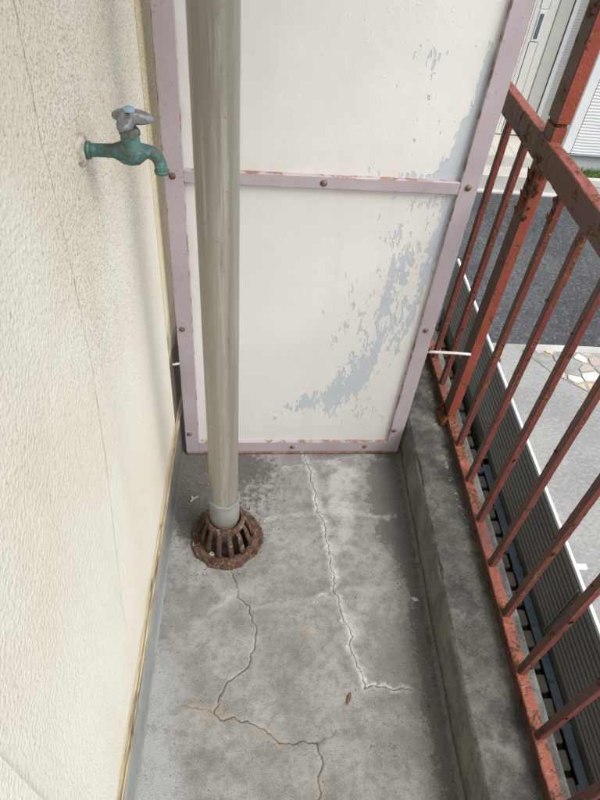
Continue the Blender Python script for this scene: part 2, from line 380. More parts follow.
# outdoors
m = Mat('asphalt', .9, .25)
c = m.mix(m.step(.35, .65, m.noise(.8, 5)), (.055, .058, .063), (.088, .091, .096)); g_ = m.noise(30, 3, .75)
c = m.mix(m.step(.56, .66, g_), c, (.17, .175, .18)); c = m.mix(m.step(.42, .34, g_), c, (.025, .026, .028)); m.color(c); m.bump(g_, .01, .8); M_ASPH = m.m
m = Mat('brushed drive concrete', .9, .2)
c = m.mix(m.step(.3, .7, m.noise(1.4, 6, .6)), (.25, .25, .245), (.33, .328, .32)); g_ = m.noise(1, 5, .68, vec=m.mapv((24, 34, 24), rot=(0, 0, .5)))
c = m.mix(m.fac(m.step(.5, .66, g_), .6), c, (.40, .395, .385)); c = m.mix(m.fac(m.step(.46, .34, g_), .6), c, (.21, .21, .205)); m.color(c); m.bump(g_, .008, .7); M_PAD = m.m
M_EDGING = mottled('pale edging concrete', (.50, .49, .47), (.42, .41, .39), 5, .9, .2, .002, 60)
M_SOIL = mottled('bare ground', (.16, .14, .11), (.22, .20, .16), 1.5, .95, .1, .01, 12)
M_STONES = [mottled('flagstone %s' % k, a, b, 7, .8, .25, .006, 30) for k, a, b in (('tan', (.50, .38, .24), (.58, .46, .31)), ('white', (.62, .60, .57), (.54, .52, .49)), ('slate', (.12, .13, .14), (.22, .23, .24)), ('grey', (.33, .325, .31), (.25, .245, .235)), ('pink', (.46, .38, .34), (.40, .35, .31)))]
M_SLAT = mottled('grey-brown aluminium slat', (.185, .172, .15), (.215, .20, .175), 2.5, .5, .4, .0005, 80)
M_SLATDK = mottled('dark bronze aluminium', (.07, .064, .056), (.09, .083, .072), 3, .5, .4, 0)
M_CAPW = mottled('white powder coat', (.78, .79, .80), (.72, .73, .745), 4, .4, .4, 0)
M_BLOCK = mottled('tan wall block', (.23, .205, .165), (.17, .155, .125), 9, .9, .2, .003, 60)
M_BROWNBLK = mottled('brown wall block', (.27, .18, .125), (.22, .15, .105), 9, .9, .2, .003, 60)
M_MOSS = mottled('mossy concrete', (.10, .095, .07), (.145, .135, .105), 6, .95, .1, .003, 50, (.075, .085, .045), 14)
M_BLUEPIPE = mottled('blue grey steel channel', (.12, .155, .19), (.15, .185, .22), 6, .5, .4, .0006, 60, (.07, .09, .11), 20)
m = Mat('white lap siding', .6, .3)
z = m.sep()[2]
wv = m.ma('PINGPONG', m.ma('MULTIPLY', m.ma('ADD', z, m.ma('MULTIPLY', m.noise(3.5, 2), .03)), 1.0), .024)
wv = m.ma('MULTIPLY', wv, 41)
c = m.mix(m.step(.3, .7, m.noise(1.2, 4)), (.66, .675, .685), (.62, .635, .645)); c = m.mix(m.step(.18, .05, wv), c, (.54, .56, .58)); m.color(c); m.bump(wv, .006, 1.0); M_SIDING = m.m
m = Mat('grey green siding', .65, .3)
z = m.sep()[2]; wv = m.ma('MULTIPLY', m.ma('PINGPONG', z, .02), 50)
c = m.mix(m.step(.3, .7, m.noise(1.2, 4)), (.50, .52, .495), (.47, .49, .465)); c = m.mix(m.step(.25, .05, wv), c, (.42, .44, .42)); m.color(c); m.bump(wv, .003, 1.0); M_SIDING2 = m.m
M_TRIM = mottled('white trim', (.66, .67, .67), (.62, .63, .63), 2, .5, .35, 0)
M_DOOR = mottled('ivory door leaf', (.62, .61, .57), (.58, .57, .535), 2, .45, .35, 0)
M_CASING = mottled('beige door casing', (.48, .48, .44), (.45, .45, .41), 2, .5, .35, 0)
M_DARKGAP = mottled('black gap fill', (.02, .02, .02), (.03, .03, .03), 5, .8, .2, 0)
M_SLATEPL = mottled('dark steel plate', (.10, .12, .135), (.13, .15, .165), 5, .35, .5, 0, 0, None, 0, .3)
M_FOUND = mottled('grey foundation render', (.48, .50, .51), (.43, .45, .46), 3, .9, .2, .002, 60)
M_STEP = mottled('porch concrete', (.48, .465, .435), (.42, .405, .38), 4, .9, .2, .002, 60)
M_TILE = mottled('porch tile', (.50, .475, .42), (.45, .425, .37), 2.5, .6, .3, .001, 40)
M_ROOF = mottled('dark roof', (.06, .06, .065), (.08, .08, .085), 3, .7, .3, 0)
m = Mat('grass blade', .6, .3); m.color(m.mix(m.noise(9, 2), (.05, .14, .02), (.10, .24, .04))); M_GRASS = m.m
M_LEAF = mottled('dry leaf', (.19, .115, .06), (.13, .08, .045), 90, .8, .2, .001, 200)
M_SCRAP = mottled('dull scrap', (.42, .41, .39), (.33, .32, .30), 60, .8, .2, .001, 200)
M_CHIP = mottled('pale scrap', (.66, .66, .64), (.58, .58, .56), 60, .8, .2, .001, 200)

# ------------------------------------------------------------------ ground, road
G = -2.7
def sheet(name, x0, x1, y0, y1, z, mat, **kw):
    o = mesh_obj(name, [(x0, y0, z), (x1, y0, z), (x1, y1, z), (x0, y1, z)], [(0, 1, 2, 3)], mat); o['kind'] = 'structure'; return o
sheet('ground', -90, 90, -60, 120, G - .03, M_SOIL)
sheet('road', -60, 60, 5.2, 8.9, G - .012, M_ASPH)
sheet('driveway', 1.9, 9.0, -4, 5.2, G - .004, M_PAD)
sheet('yard_path', -3, 1.9, -4, 5.2, G - .006, M_PAD)
ro = box('road_edging', 3.15, 14, 5.09, 5.2, G - .1, G + .012, M_EDGING, None, .008); ro['kind'] = 'structure'
ap = box('pavement', -14, 20, 8.9, 9.02, G - .1, G + .02, M_EDGING, None, .01); ap['kind'] = 'structure'
sheet('forecourt', -14, 20, 9.02, 14, G + .004, M_PAD)

# crazy paving at the corner of the driveway: clipped Voronoi cells
pav = mesh_obj('stone_paving', [(3.0, 5.088, G + .002), (3.25, 4.72, G + .002), (3.6, 4.40, G + .002), (4.3, 4.1, G + .002), (6.5, 3.9, G + .002), (6.5, 5.088, G + .002)], [(0, 1, 2, 3, 4, 5)], M_PAD); pav['kind'] = 'structure'
def clip(poly, p, nrm):
    out_ = []
    for i in range(len(poly)):
        a, b = poly[i], poly[(i + 1) % len(poly)]; da = (a - p).dot(nrm); db = (b - p).dot(nrm)
        if da <= 0: out_.append(a)
        if (da < 0 < db) or (db < 0 < da): out_.append(a + (b - a) * (da / (da - db)))
    return out_
seeds = []
for k in range(2500):
    p_ = Vector((rnd.uniform(2.9, 6.6), rnd.uniform(3.7, 5.3))); md_ = rnd.choice((.10, .14, .2, .27))
    if all((p_ - t).length > md_ for t in seeds): seeds.append(p_)
region = [Vector(p) for p in ((3.0, 5.085), (3.25, 4.73), (3.6, 4.41), (4.3, 4.11), (6.5, 3.91), (6.5, 5.085))]
for i, s in enumerate(seeds):
    poly = list(region)
    for j, t in enumerate(seeds):
        if i != j and (t - s).length < .9:
            n_ = (t - s).normalized(); poly = clip(poly, (s + t) / 2 - n_ * .008, n_)
            if len(poly) < 3: break
    if len(poly) < 3: continue
    # the clip against the region only keeps cells whose seed side survives
    area = abs(sum(poly[k].x * poly[(k + 1) % len(poly)].y - poly[(k + 1) % len(poly)].x * poly[k].y for k in range(len(poly)))) / 2
    if area < .003 or rnd.random() < .12: continue
    cen = sum(poly, Vector((0, 0))) / len(poly); poly = [cen + (p - cen) * rnd.uniform(.78, .98) for p in poly]
    h = rnd.uniform(.004, .016); n_ = len(poly)
    vs_ = [(p.x, p.y, G + .0025) for p in poly] + [(p.x, p.y, G + h) for p in poly]
    fs = [tuple(range(n_, 2 * n_))] + [(k, (k + 1) % n_, n_ + (k + 1) % n_, n_ + k) for k in range(n_)]
    mesh_obj('stone', vs_, fs, M_STONES[rnd.choice((0, 0, 1, 1, 2, 3, 3, 3, 4))], pav)

# ------------------------------------------------------------------ balcony floor
DR = (-.061, .955)
def jag(pts, seed, amp=.006, n=4):
    r_ = random.Random(seed); pts = [Vector(p) for p in pts]
    for it in range(n):
        q = []
        for a, b in zip(pts[:-1], pts[1:]):
            d = (b - a); L_ = d.length
            if L_ < .006: q.append(a); continue
            mid = (a + b) / 2 + Vector((-d.y, d.x)).normalized() * r_.gauss(0, min(amp, L_ * .11)); q += [a, mid]
        q.append(pts[-1]); pts = q
    return pts
cracks = [  # points, salts (1 white, 0 ochre), depth
 ([(.187, 1.30), (.188, 1.232), (.198, 1.164), (.206, 1.094), (.216, 1.039), (.231, .981), (.239, .919), (.24, .861), (.243, .788), (.257, .771), (.26, .73), (.274, .641), (.291, .585), (.303, .531), (.356, .538), (.419, .531)], 1.0, .95),
 ([(.107, 1.216), (.186, 1.236), (.253, 1.244), (.341, 1.267), (.4, 1.275), (.456, 1.262)], .5, .6),
 ([(.051, 1.017), (.127, 1.037), (.209, 1.047), (.271, 1.056), (.344, 1.05), (.405, 1.04), (.453, 1.045)], .55, .25),
 ([(.19, .759), (.233, .779), (.247, .782)], .9, .5),
 ([(-.043, .875), (-.03, .82), (-.021, .769), (.014, .741), (.031, .692), (.027, .627), (.012, .583), (-.036, .55), (-.054, .512), (-.064, .475), (-.049, .462), (.016, .459), (.058, .44), (.104, .41), (.18, .412), (.19, .366), (.18, .327), (.175, .298), (.169, .2)], .12, .95),
 ([(-.146, .495), (-.098, .486), (-.064, .475)], .0, .5),
 ([(.179, .413), (.215, .424), (.226, .439)], .0, .5),
 ([(-.092, .727), (-.041, .77)], .35, .0), ([(.019, .742), (.122, .755), (.219, .773)], .28, .12), ([(.241, .779), (.318, .795), (.419, .802)], .35, .0),
]
xs = np.linspace(-.229, .509, 300)
ys = np.concatenate([np.linspace(-1.6, .10, 18), np.arange(.104, 1.36, .0025), np.linspace(1.38, 4.0, 22)])
X, Y = np.meshgrid(xs, ys); X = X.ravel(); Y = Y.ravel(); NV = len(X)
D = np.full(NV, 9.0); EF = np.zeros(NV); DP = np.zeros(NV)
fine = np.where((Y > .1) & (Y < 1.36))[0]; Xf, Yf = X[fine], Y[fine]
Df = np.full(len(fine), 9.0); Ef = np.zeros(len(fine)); Pf = np.zeros(len(fine))
for i, (pts, e, dp) in enumerate(cracks):
    P = jag(pts, 40 + i)
    lo = np.array([min(p.x for p in P) - .05, min(p.y for p in P) - .05]); hi = np.array([max(p.x for p in P) + .05, max(p.y for p in P) + .05])
    sel = np.where((Xf > lo[0]) & (Xf < hi[0]) & (Yf > lo[1]) & (Yf < hi[1]))[0]
    dd_ = np.full(len(sel), 9.0); px, py = Xf[sel], Yf[sel]
    for a, b in zip(P[:-1], P[1:]):
        dx, dy = b.x - a.x, b.y - a.y; t = np.clip(((px - a.x) * dx + (py - a.y) * dy) / (dx * dx + dy * dy + 1e-12), 0, 1)
        dd_ = np.minimum(dd_, np.hypot(px - a.x - t * dx, py - a.y - t * dy))
    near = dd_ < Df[sel]
    Ef[sel[near]] = e; Pf[sel[near]] = dp; Df[sel] = np.minimum(Df[sel], dd_)
D[fine] = Df; EF[fine] = Ef; DP[fine] = Pf
g = lambda cx, cy, sx, sy: np.exp(-((X - cx) / sx) ** 2 - ((Y - cy) / sy) ** 2)
edge_x = np.interp(Y, [.2, .3, .5, .66, .77, .89, .95, 1.05, 1.22, 1.3], [.46, .455, .44, .445, .46, .435, .395, .375, .385, .42])
DAMP = .5 + (X - edge_x) / .12
DAMP = np.clip(np.maximum(DAMP, .30 * g(.15, .28, .2, .12) + .42 * g(.36, .42, .07, .12)), 0, 1.05)
DIRT = np.clip(.95 * g(-.13, 1.15, .09, .15) + .45 * g(.05, 1.12, .12, .12) + .8 * g(-.20, 1.2, .05, .16) + .6 * g(-.02, 1.23, .12, .06) + .55 * g(-.17, 1.03, .05, .1) + .35 * g(-.061, .955, .12, .12) + .55 * g(.49, .8, .02, .9) + .35 * sstep(1.26, 1.33, Y), 0, 1)
WHITE = np.clip(.40 * EF * np.exp(-(D / .022) ** 2) + .62 * g(.28, 1.13, .07, .12) + .45 * g(.33, 1.2, .07, .05) + .5 * g(.29, .95, .05, .13) + .42 * g(.31, .72, .05, .1) + .35 * g(-.13, .70, .06, .05) + .4 * g(-.05, .42, .06, .05) + .3 * g(.1, .33, .08, .05), 0, 1)
BLUE = np.clip(.62 * sstep(-.04, -.2, X) * sstep(.75, .5, Y) + .3 * sstep(.1, -.2, X) * sstep(.4, .2, Y), 0, 1)
OCHRE = np.clip(.6 * g(-.06, .48, .07, .03) + .5 * g(.08, .43, .1, .025) + .45 * g(.16, .68, .1, .08) + .5 * g(.4, .9, .03, .03) + .3 * g(.06, .95, .04, .06), 0, 1)
Zf = -.0035 * np.exp(-(D / .0018) ** 2) * DP + .0012 * (vnoise(X, Y, 3, 9, 4) - .5) + .0006 * (vnoise(X, Y, 5, 90, 2) - .5)
Zf += .006 * sstep(-.220, -.229, X) + .006 * sstep(.49, .508, X)
nx_, ny_ = len(xs), len(ys)
idx = np.arange(NV).reshape(ny_, nx_)
F = np.stack([idx[:-1, :-1], idx[:-1, 1:], idx[1:, 1:], idx[1:, :-1]], -1).reshape(-1, 4)
fc = np.hypot(X[F].mean(1) - DR[0], Y[F].mean(1) - DR[1]); F = F[fc > .0715]
fl = mesh_obj('balcony_floor', np.stack([X, Y, Zf], 1).tolist(), F.tolist(), M_FLOOR, None, True,
              dict(crack=D, eff=EF, depth=DP, damp=DAMP, dirt=DIRT, white=WHITE, blue=BLUE, ochre=OCHRE))
fl['kind'] = 'structure'
sl = box('balcony_slab', -.40, .684, -1.6, 4.0, -.24, -.075, M_MOSS); sl['kind'] = 'structure'

us = box('overhead_shade_slab', -.40, .66, -1.6, 4.0, 2.55, 2.72, M_EDGING); us['kind'] = 'structure'  # unseen overhead slab, added and sized to block light from above

# ------------------------------------------------------------------ kerb along the balcony edge
prof = []
def seg_(a, b, st=.004):
    n_ = max(1, int(math.hypot(b[0] - a[0], b[1] - a[1]) / st))
    for k in range(n_): prof.append((a[0] + (b[0] - a[0]) * k / n_, a[1] + (b[1] - a[1]) * k / n_))
seg_((.504, -.06), (.504, .142)); seg_((.504, .142), (.511, .149), .0025); seg_((.511, .149), (.680, .149)); seg_((.680, .149), (.686, .143), .0025); seg_((.686, .143), (.686, -.24), .02); prof.append((.686, -.24))
prof = np.array(prof)
ky = np.concatenate([np.linspace(-1.6, .1, 20), np.arange(.11, 1.6, .004), np.linspace(1.62, 4.0, 40)])
KX = np.tile(prof[:, 0], len(ky)); KZ = np.tile(prof[:, 1], len(ky)); KY = np.repeat(ky, len(prof))
nz = vnoise(KX * 1.0 + KZ * 1.0, KY, 11, 25, 4) - .5; nz2 = vnoise(KX - KZ * .7, KY + 3, 12, 4, 3) - .5
on_top = (KZ > .1485); on_side = (KX < .5045)
corner = np.exp(-((KX - .507) / .006) ** 2 - ((KZ - .146) / .006) ** 2)
chip = np.clip(vnoise(KY, KY * 0, 14, 14, 4) - .55, 0, 1) * 5
KX2 = KX + np.where(on_side, .004 * nz + .006 * nz2, 0) + corner * chip * .004
KZ2 = KZ + np.where(on_top, .003 * nz + .005 * nz2, 0) - corner * chip * .005
side = sstep(.505, .503, KX) * .9
joint = np.where(on_side, sstep(.045, .0, KZ), 0)
mortar = np.where(on_top, .85 * np.exp(-((KX - (.600 + .01 * np.sin(KY * 9))) / .016) ** 2) * sstep(.65, 1.0, KY) + .25 * sstep(.64, .67, KX), 0)
n_p = len(prof); idx = np.arange(len(KX)).reshape(len(ky), n_p)
F = np.stack([idx[:-1, :-1], idx[1:, :-1], idx[1:, 1:], idx[:-1, 1:]], -1).reshape(-1, 4)
kb = mesh_obj('concrete_kerb', np.stack([KX2, KY, KZ2], 1).tolist(), F.tolist(), M_KERB, None, True, dict(side=side, joint=joint, mortar=mortar))
tag(kb, 'low weathered grey concrete kerb carrying the red railing along the balcony edge', 'kerb')

# ------------------------------------------------------------------ stucco wall
w = thing('stucco_wall', 'cream speckled stucco wall on the left with the green tap', 'wall', (-.226, .7, 0))
def wpart(name, x, y0, y1, z0, z1, mat, bev):
    o = box(name, -.55, x, y0, y1, z0, z1, mat, None, bev, 2); o.parent = w; o.matrix_parent_inverse = Matrix.Translation((.226, -.7, 0)); return o
wpart('wall_panel', -.2150, -1.6, .1625, .190, 3.4, M_STUCCO, .004)
wpart('wall_panel', -.226, .1627, 1.214, .190, 3.4, M_STUCCO, .002)
o_ = wpart('wall_panel', -.2265, 1.221, 4.0, .190, 3.4, M_STUCCO_Y, .002); o_['label'] = 'yellowed stucco strip beyond the joint'
wpart('joint_filler', -.2272, 1.2142, 1.2208, .190, 3.4, M_JOINT, 0)
wpart('lower_wall', -.228, -1.6, 4.0, G - .05, -.245, M_STUCCO_Y, 0)
# skirting upstand and the cracked sealant above it
sv, sf = [], []
syy = np.arange(-1.6, 4.0, .01)
sp_ = [(-.236, .137), (-.2235, .136), (-.2218, .132), (-.2215, .03), (-.2212, .012), (-.2195, .006), (-.2175, .002)]
for yv in syy:
    wob = .0012 * math.sin(yv * 37) + .0018 * math.sin(yv * 11.3 + 1)
    for k, (a, b) in enumerate(sp_): sv.append((a, yv, b + (wob if k < 3 else 0)))
np_ = len(sp_)
for i in range(len(syy) - 1):
    for k in range(np_ - 1): sf.append((i * np_ + k, i * np_ + k + 1, (i + 1) * np_ + k + 1, (i + 1) * np_ + k))
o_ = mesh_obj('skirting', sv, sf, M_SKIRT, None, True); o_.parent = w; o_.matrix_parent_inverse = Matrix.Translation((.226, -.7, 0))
sv, sf = [], []
syy = np.arange(-1.6, 4.0, .004); r_ = random.Random(5); wv_ = vnoise(syy, syy * 0, 21, 30, 4) - .5; wv2 = vnoise(syy, syy * 0, 22, 12, 3) - .5
for i, yv in enumerate(syy):
    a, b = wv_[i], wv2[i]
    for x_, z_ in ((-.236, .128), (-.2228 + .0015 * a, .1345), (-.2226 + .003 * a, .150 + .006 * b), (-.2310 + .004 * b, .157 + .014 * a), (-.2310 + .003 * b, .160 + .014 * a), (-.2238 + .003 * a, .1635 + .014 * a), (-.2245 + .003 * b, .188 + .003 * b), (-.236, .196)): sv.append((x_, yv, z_))
for i in range(len(syy) - 1):
    for k in range(7): sf.append((i * 8 + k, i * 8 + k + 1, (i + 1) * 8 + k + 1, (i + 1) * 8 + k))
o_ = mesh_obj('sealant_bead', sv, sf, M_SEAL, None, False); o_.parent = w; o_.matrix_parent_inverse = Matrix.Translation((.226, -.7, 0))
# hairline crack down the stucco: a thin proud ridge of dirt-filled mortar
cp = jag([(.640, 1.75), (.640, 1.403), (.637, 1.345), (.632, 1.293), (.637, 1.176), (.637, 1.077), (.633, .957), (.608, .804), (.565, .65), (.527, .515), (.50, .38)], 77, .0012, 3)
sv, sf = [], []
for i, p in enumerate(cp):
    hw = .0003 + .0010 * abs(math.sin(i * 1.7) * math.sin(i * .53)) * (1 if p.y > .75 else .5) * (1 if math.sin(i * .37) + math.sin(i * .131) > -.35 else .15)
    for k in (-1, 1): sv.append((-.2257, p.x + k * hw, p.y))
for i in range(len(cp) - 1): sf.append((2 * i, 2 * i + 1, 2 * i + 3, 2 * i + 2))
o_ = mesh_obj('hairline_crack', sv, sf, M_CRACKLINE, None); o_.parent = w; o_.matrix_parent_inverse = Matrix.Translation((.226, -.7, 0))

# ------------------------------------------------------------------ partition panel
PA = thing('partition_panel', 'peeling cream partition screen in a mauve metal frame across the balcony', 'partition', (-.208, 1.262, 0), math.atan2(.030, .70))
PW = .702; ZT = 2.05
def gridplate(name, x0, x1, z0, z1, y, mat, st, peelf):
    gx = np.linspace(x0, x1, max(2, int((x1 - x0) / st))); gz = np.linspace(z0, z1, max(2, int((z1 - z0) / st)))
    A, B = np.meshgrid(gx, gz); sh = A.shape; A = A.ravel(); B = B.ravel()
    warp = .0022 * (vnoise(A, B, 31, 3.5, 2) - .5)
    i_ = np.arange(len(A)).reshape(sh); F_ = np.stack([i_[:-1, :-1], i_[:-1, 1:], i_[1:, 1:], i_[1:, :-1]], -1).reshape(-1, 4)
    pe, ru = peelf(A, B)
    return mesh_obj(name, np.stack([A, np.full(len(A), y) + warp, B], 1).tolist(), F_.tolist(), mat, PA, True, dict(peel=pe, rusty=ru))
def gg(A, B, cx, cz, sx, sz, rot=0):
    cx += .208; ca, sa = math.cos(rot), math.sin(rot); u = (A - cx) * ca + (B - cz) * sa; v = -(A - cx) * sa + (B - cz) * ca
    return np.exp(-(u / sx) ** 2 - (v / sz) ** 2)
def peel_low(A, B):
    r1 = R(-16)
    p = .50 * gg(A, B, .345, .48, .045, .20, r1) + .42 * gg(A, B, .295, .33, .06, .11, R(-30)) + .42 * gg(A, B, .21, .255, .11, .05, R(22)) + .30 * gg(A, B, .11, .20, .10, .035, R(28)) + .42 * gg(A, B, .365, .72, .028, .14, r1) \
        + .80 * gg(A, B, .440, .84, .016, .12, R(-4)) + .55 * gg(A, B, .425, .60, .014, .22, R(-7)) + .32 * gg(A, B, .34, .84, .07, .07) + .36 * gg(A, B, .28, .58, .07, .18, r1) + .30 * gg(A, B, .32, .18, .16, .07) + .42 * gg(A, B, .40, .91, .06, .03)
    return np.clip(p, 0, .8), .7 * sstep(.068, .058, B) + .3 * gg(A, B, -.16, .08, .03, .03)
def peel_up(A, B):
    p = .85 * gg(A, B, .436, 1.03, .020, .09) + .75 * gg(A, B, .442, 1.16, .012, .12) + .60 * gg(A, B, .39, .963, .10, .012) + .6 * gg(A, B, .42, .985, .035, .03) + .20 * gg(A, B, .31, 1.08, .12, .16) + .26 * gg(A, B, .33, 1.22, .04, .03)
    return np.clip(p, 0, .85), .5 * sstep(.968, .960, B) * sstep(.3, .1, A)
gridplate('lower_sheet', .040, .664, .055, .935, .012, M_SHEET, .008, peel_low)
gridplate('upper_sheet', .040, .664, .955, ZT, .012, M_SHEET, .008, peel_up)
box('back_board', .004, PW - .004, .0165, .0185, .014, ZT, M_SHEET, PA)
def frame_bar(name, x0, x1, z0, z1, y0, y1, ew, horiz=False, both=True):
    # a hollow section face with an 'edge' weight rising towards its long edges
    t = [0, .0, .0022, .0075, .5, None, None, None, None]
    W_ = (z1 - z0) if horiz else (x1 - x0); L0, L1 = (x0, x1) if horiz else (z0, z1)
    cols = [(0, y1, 1), (0, y0 + .0015, 1), (.0015, y0, 1), (ew, y0, .35), (W_ / 2, y0, 0), (W_ - ew, y0, .35), (W_ - .0015, y0, 1), (W_, y0 + .0015, 1), (W_, y1, 1)]
    n_ = max(2, int((L1 - L0) / .02)); vs_, fs, at = [], [], []
    for i in range(n_ + 1):
        l = L0 + (L1 - L0) * i / n_
        for (u, yy, e) in cols:
            vs_.append((l, yy, z0 + u) if horiz else (x0 + u, yy, l)); at.append(e)
    k = len(cols)
    for i in range(n_):
        for j in range(k - 1):
            f = (i * k + j, i * k + j + 1, (i + 1) * k + j + 1, (i + 1) * k + j); fs.append(f[::-1] if horiz else f)
    fs.append(tuple(range(k))); fs.append(tuple(n_ * k + j for j in range(k))[::-1])
    return mesh_obj(name, vs_, fs, M_FRAME, PA, False, dict(edge=np.array(at)))
frame_bar('frame_stile', 0, .043, .012, ZT, 0, .016, .0045)
frame_bar('frame_stile', .658, PW, .012, ZT, 0, .016, .003)
frame_bar('frame_rail', .0432, .6578, .012, .058, .0008, .016, .004, True)
frame_bar('frame_rail', .0432, .6578, .931, .960, .0008, .014, .003, True)
for bx_, bz_ in ((.018, .946), (.015, .523), (.014, .10), (.678, .949), (.677, .534), (.670, .117), (.348, .945), (.344, .034), (.585, .036), (.018, 1.36), (.678, 1.36), (.348, 1.6)):
    y_ = -.0002 if not (.05 < bx_ < .65) else .0006
    b_ = lathe('bolt', [(.0, -.0040), (.0028, -.0038), (.0045, -.0024), (.0050, -.0012), (.0078, -.001), (.0082, .0006)], M_BOLT, PA, 14, (bx_, y_, bz_), 'Y')
box('bottom_lip', .002, PW - .002, -.003, .015, .003, .0118, M_RUSTLIP, PA, .001)
# rods tying the screen to the railing post and the wall
pr_ = tube('tie_rod', [(.699, .012, .447), (.735, .010, .447), (.79, .008, .4465), (.832, .004, .446)], [.0042, .0044, .0041, .0043], M_PEG, PA, 10); pr_['label'] = 'white painted rod to the railing post'
pl_ = tube('tie_rod', [(.003, .004, .398), (-.008, .000, .398), (-.019, -.004, .399)], [.0035, .0035, .004], M_PEG, PA, 10); pl_['label'] = 'short pale rod to the stucco wall'

# ------------------------------------------------------------------ downpipe and drain
DP_ = thing('downpipe', 'weathered grey plastic downpipe standing in the rusty floor drain', 'pipe', (-.064, .945, .05))
def pc(z): t = (z - .05) / 1.3; return (-.001 - .0065 * t, .0, z - .05)
zz_ = [.05, .12, .14, .4, .8, 1.2, 1.6, 2.1, 2.8]
tube('pipe', [pc(z) for z in zz_], [.0368] * len(zz_), M_PVC, DP_, 48)
sk = lathe('socket', [(.0372, .172), (.0400, .1705), (.0408, .168), (.0408, .078), (.0398, .0755), (.0372, .0755)], M_SOCK, DP_, 48, (-.0012, 0, 0), close=True)
FD = thing('floor_drain', 'rusted cast-iron dome strainer around the foot of the downpipe', 'drain', (DR[0], DR[1], 0))
lathe('flange_ring', [(.068, -.012), (.068, .010), (.0745, .0145), (.082, .0125), (.090, .0115), (.0925, .0075), (.097, .0105), (.1015, .009), (.1035, .0045), (.105, -.004)], M_IRON, FD, 110, jitter=.0019, wob=.0038)
lathe('top_ring', [(.0418, .100), (.0418, .116), (.044, .122), (.0495, .120), (.0555, .111), (.0545, .102), (.048, .098)], M_IRON, FD, 48, (-.003, -.008, 0), jitter=.0007, close=True)
NR = 13
for k in range(NR):
    a = 2 * math.pi * (k + .25) / NR; ca, sa = math.cos(a), math.sin(a); tx, ty = -sa, ca
    vs_, fs = [], []
    for j in range(7):
        t = j / 6; ang = t * math.pi / 2
        rr = .0485 + .0265 * t ** .8; zz = .110 - .098 * t ** 1.35
        off = (-.003 * (1 - t), -.008 * (1 - t)); hw = .0060 + .0028 * t + rnd.uniform(-.0005, .0005)
        for u, dz in ((-hw, 0), (-hw * .7, .0035), (hw * .7, .0035), (hw, 0), (hw * .8, -.005), (-hw * .8, -.005)):
            r2 = rr + dz * (.3 + .7 * t); vs_.append((r2 * ca + tx * u + off[0], r2 * sa + ty * u + off[1], zz + dz * (1 - .6 * t)))
    for j in range(6):
        for q_ in range(6): fs.append((j * 6 + q_, j * 6 + (q_ + 1) % 6, (j + 1) * 6 + (q_ + 1) % 6, (j + 1) * 6 + q_))
    fs.append(tuple(range(6))[::-1]); fs.append(tuple(36 + q_ for q_ in range(6)))
    mesh_obj('rib', vs_, fs, M_IRON, FD, True)
lathe('sump', [(.0720, .004), (.0705, -.004), (.068, -.045), (.05, -.055), (.0001, -.056)], M_MUCK, FD, 40)
# crumbs of rust and grit round the drain: too many to count
bm = bmesh.new()
for k in range(1500):
    a = rnd.uniform(0, 6.283); rr = .08 + abs(rnd.gauss(0, .045)) if k > 420 else rnd.uniform(.076, .113)
    x_, y_ = DR[0] + rr * math.cos(a), DR[1] + rr * math.sin(a)
    if k % 3 == 0: x_, y_ = rnd.gauss(-.12, .05), rnd.gauss(1.14, .07)
    if x_ < -.215 or y_ > 1.25: continue
    s_ = rnd.uniform(.0008, .0026) * (1.5 if k % 11 == 0 else 1)
    zc = .002 if math.hypot(x_ - DR[0], y_ - DR[1]) > .107 else .0115
    if math.hypot(x_ - DR[0], y_ - DR[1]) < .074: continue
    vv = [bm.verts.new((x_ + rnd.uniform(-s_, s_), y_ + rnd.uniform(-s_, s_), zc + rnd.uniform(-.3, 1) * s_)) for _ in range(4)]
    for t in ((0, 1, 2), (0, 2, 3), (0, 3, 1), (1, 3, 2)): bm.faces.new([vv[i] for i in t])
gr = bm_obj('grit', bm, M_IRON); tag(gr, 'rust crumbs and grit scattered around the floor drain', 'grit', kind='stuff')

# ------------------------------------------------------------------ water tap
TP = thing('water_tap', 'green verdigris water tap with grey three-armed handle on the stucco wall', 'tap', (-.226, .760, 1.217))
fl_ = lathe('wall_flange', [(.0, .0075), (.011, .0075), (.0165, .0065), (.0195, .0035), (.0205, .0), (.0205, -.001)], M_FLANGE, TP, 32, (0, 0, 0), 'X', jitter=.0004)
tube('body', [(.0, 0, 0), (.012, 0, .0005), (.026, 0, .001), (.040, 0, .0015), (.047, 0, .0015), (.053, 0, .001), (.062, 0, .001), (.071, 0, .001), (.077, 0, .0025), (.083, 0, .0035), (.089, 0, .002), (.0945, 0, -.003), (.0975, 0, -.010), (.0985, 0, -.018), (.0988, 0, -.0225)],
     [.0082, .0082, .0082, .0086, .0112, .0145, .0160, .0145, .0108, .0088, .0084, .0082, .0080, .0078, .0084], M_TEAL, TP, 24)
lathe('bonnet', [(.0165, .004), (.0140, .010), (.0118, .014), (.0115, .023)], M_TEAL, TP, 24, (.0635, 0, 0))
nt_ = lathe('gland_nut', [(.0118, .0225), (.0132, .0232), (.0132, .0295), (.0118, .0312), (.0065, .032), (.0055, .041)], M_ZINCDK, TP, 6, (.0635, 0, 0), smooth=False)
lathe('neck_ring', [(.0085, .0), (.0108, .0005), (.0108, .0045), (.0085, .005)], M_TEAL, TP, 24, (.0075, 0, .0002), 'X')
lathe('outlet_rim', [(.0070, -.0005), (.0094, .0), (.0096, .0035), (.0080, .0045)], M_TEAL, TP, 24, (.0988, 0, -.0235))
hv, hf = [], []
NA = 60; layers = [(.35, -.005), (.82, -.0065), (.98, -.003), (1.0, .001), (.96, .005), (.80, .0085), (.40, .0095), (.001, .0095)]
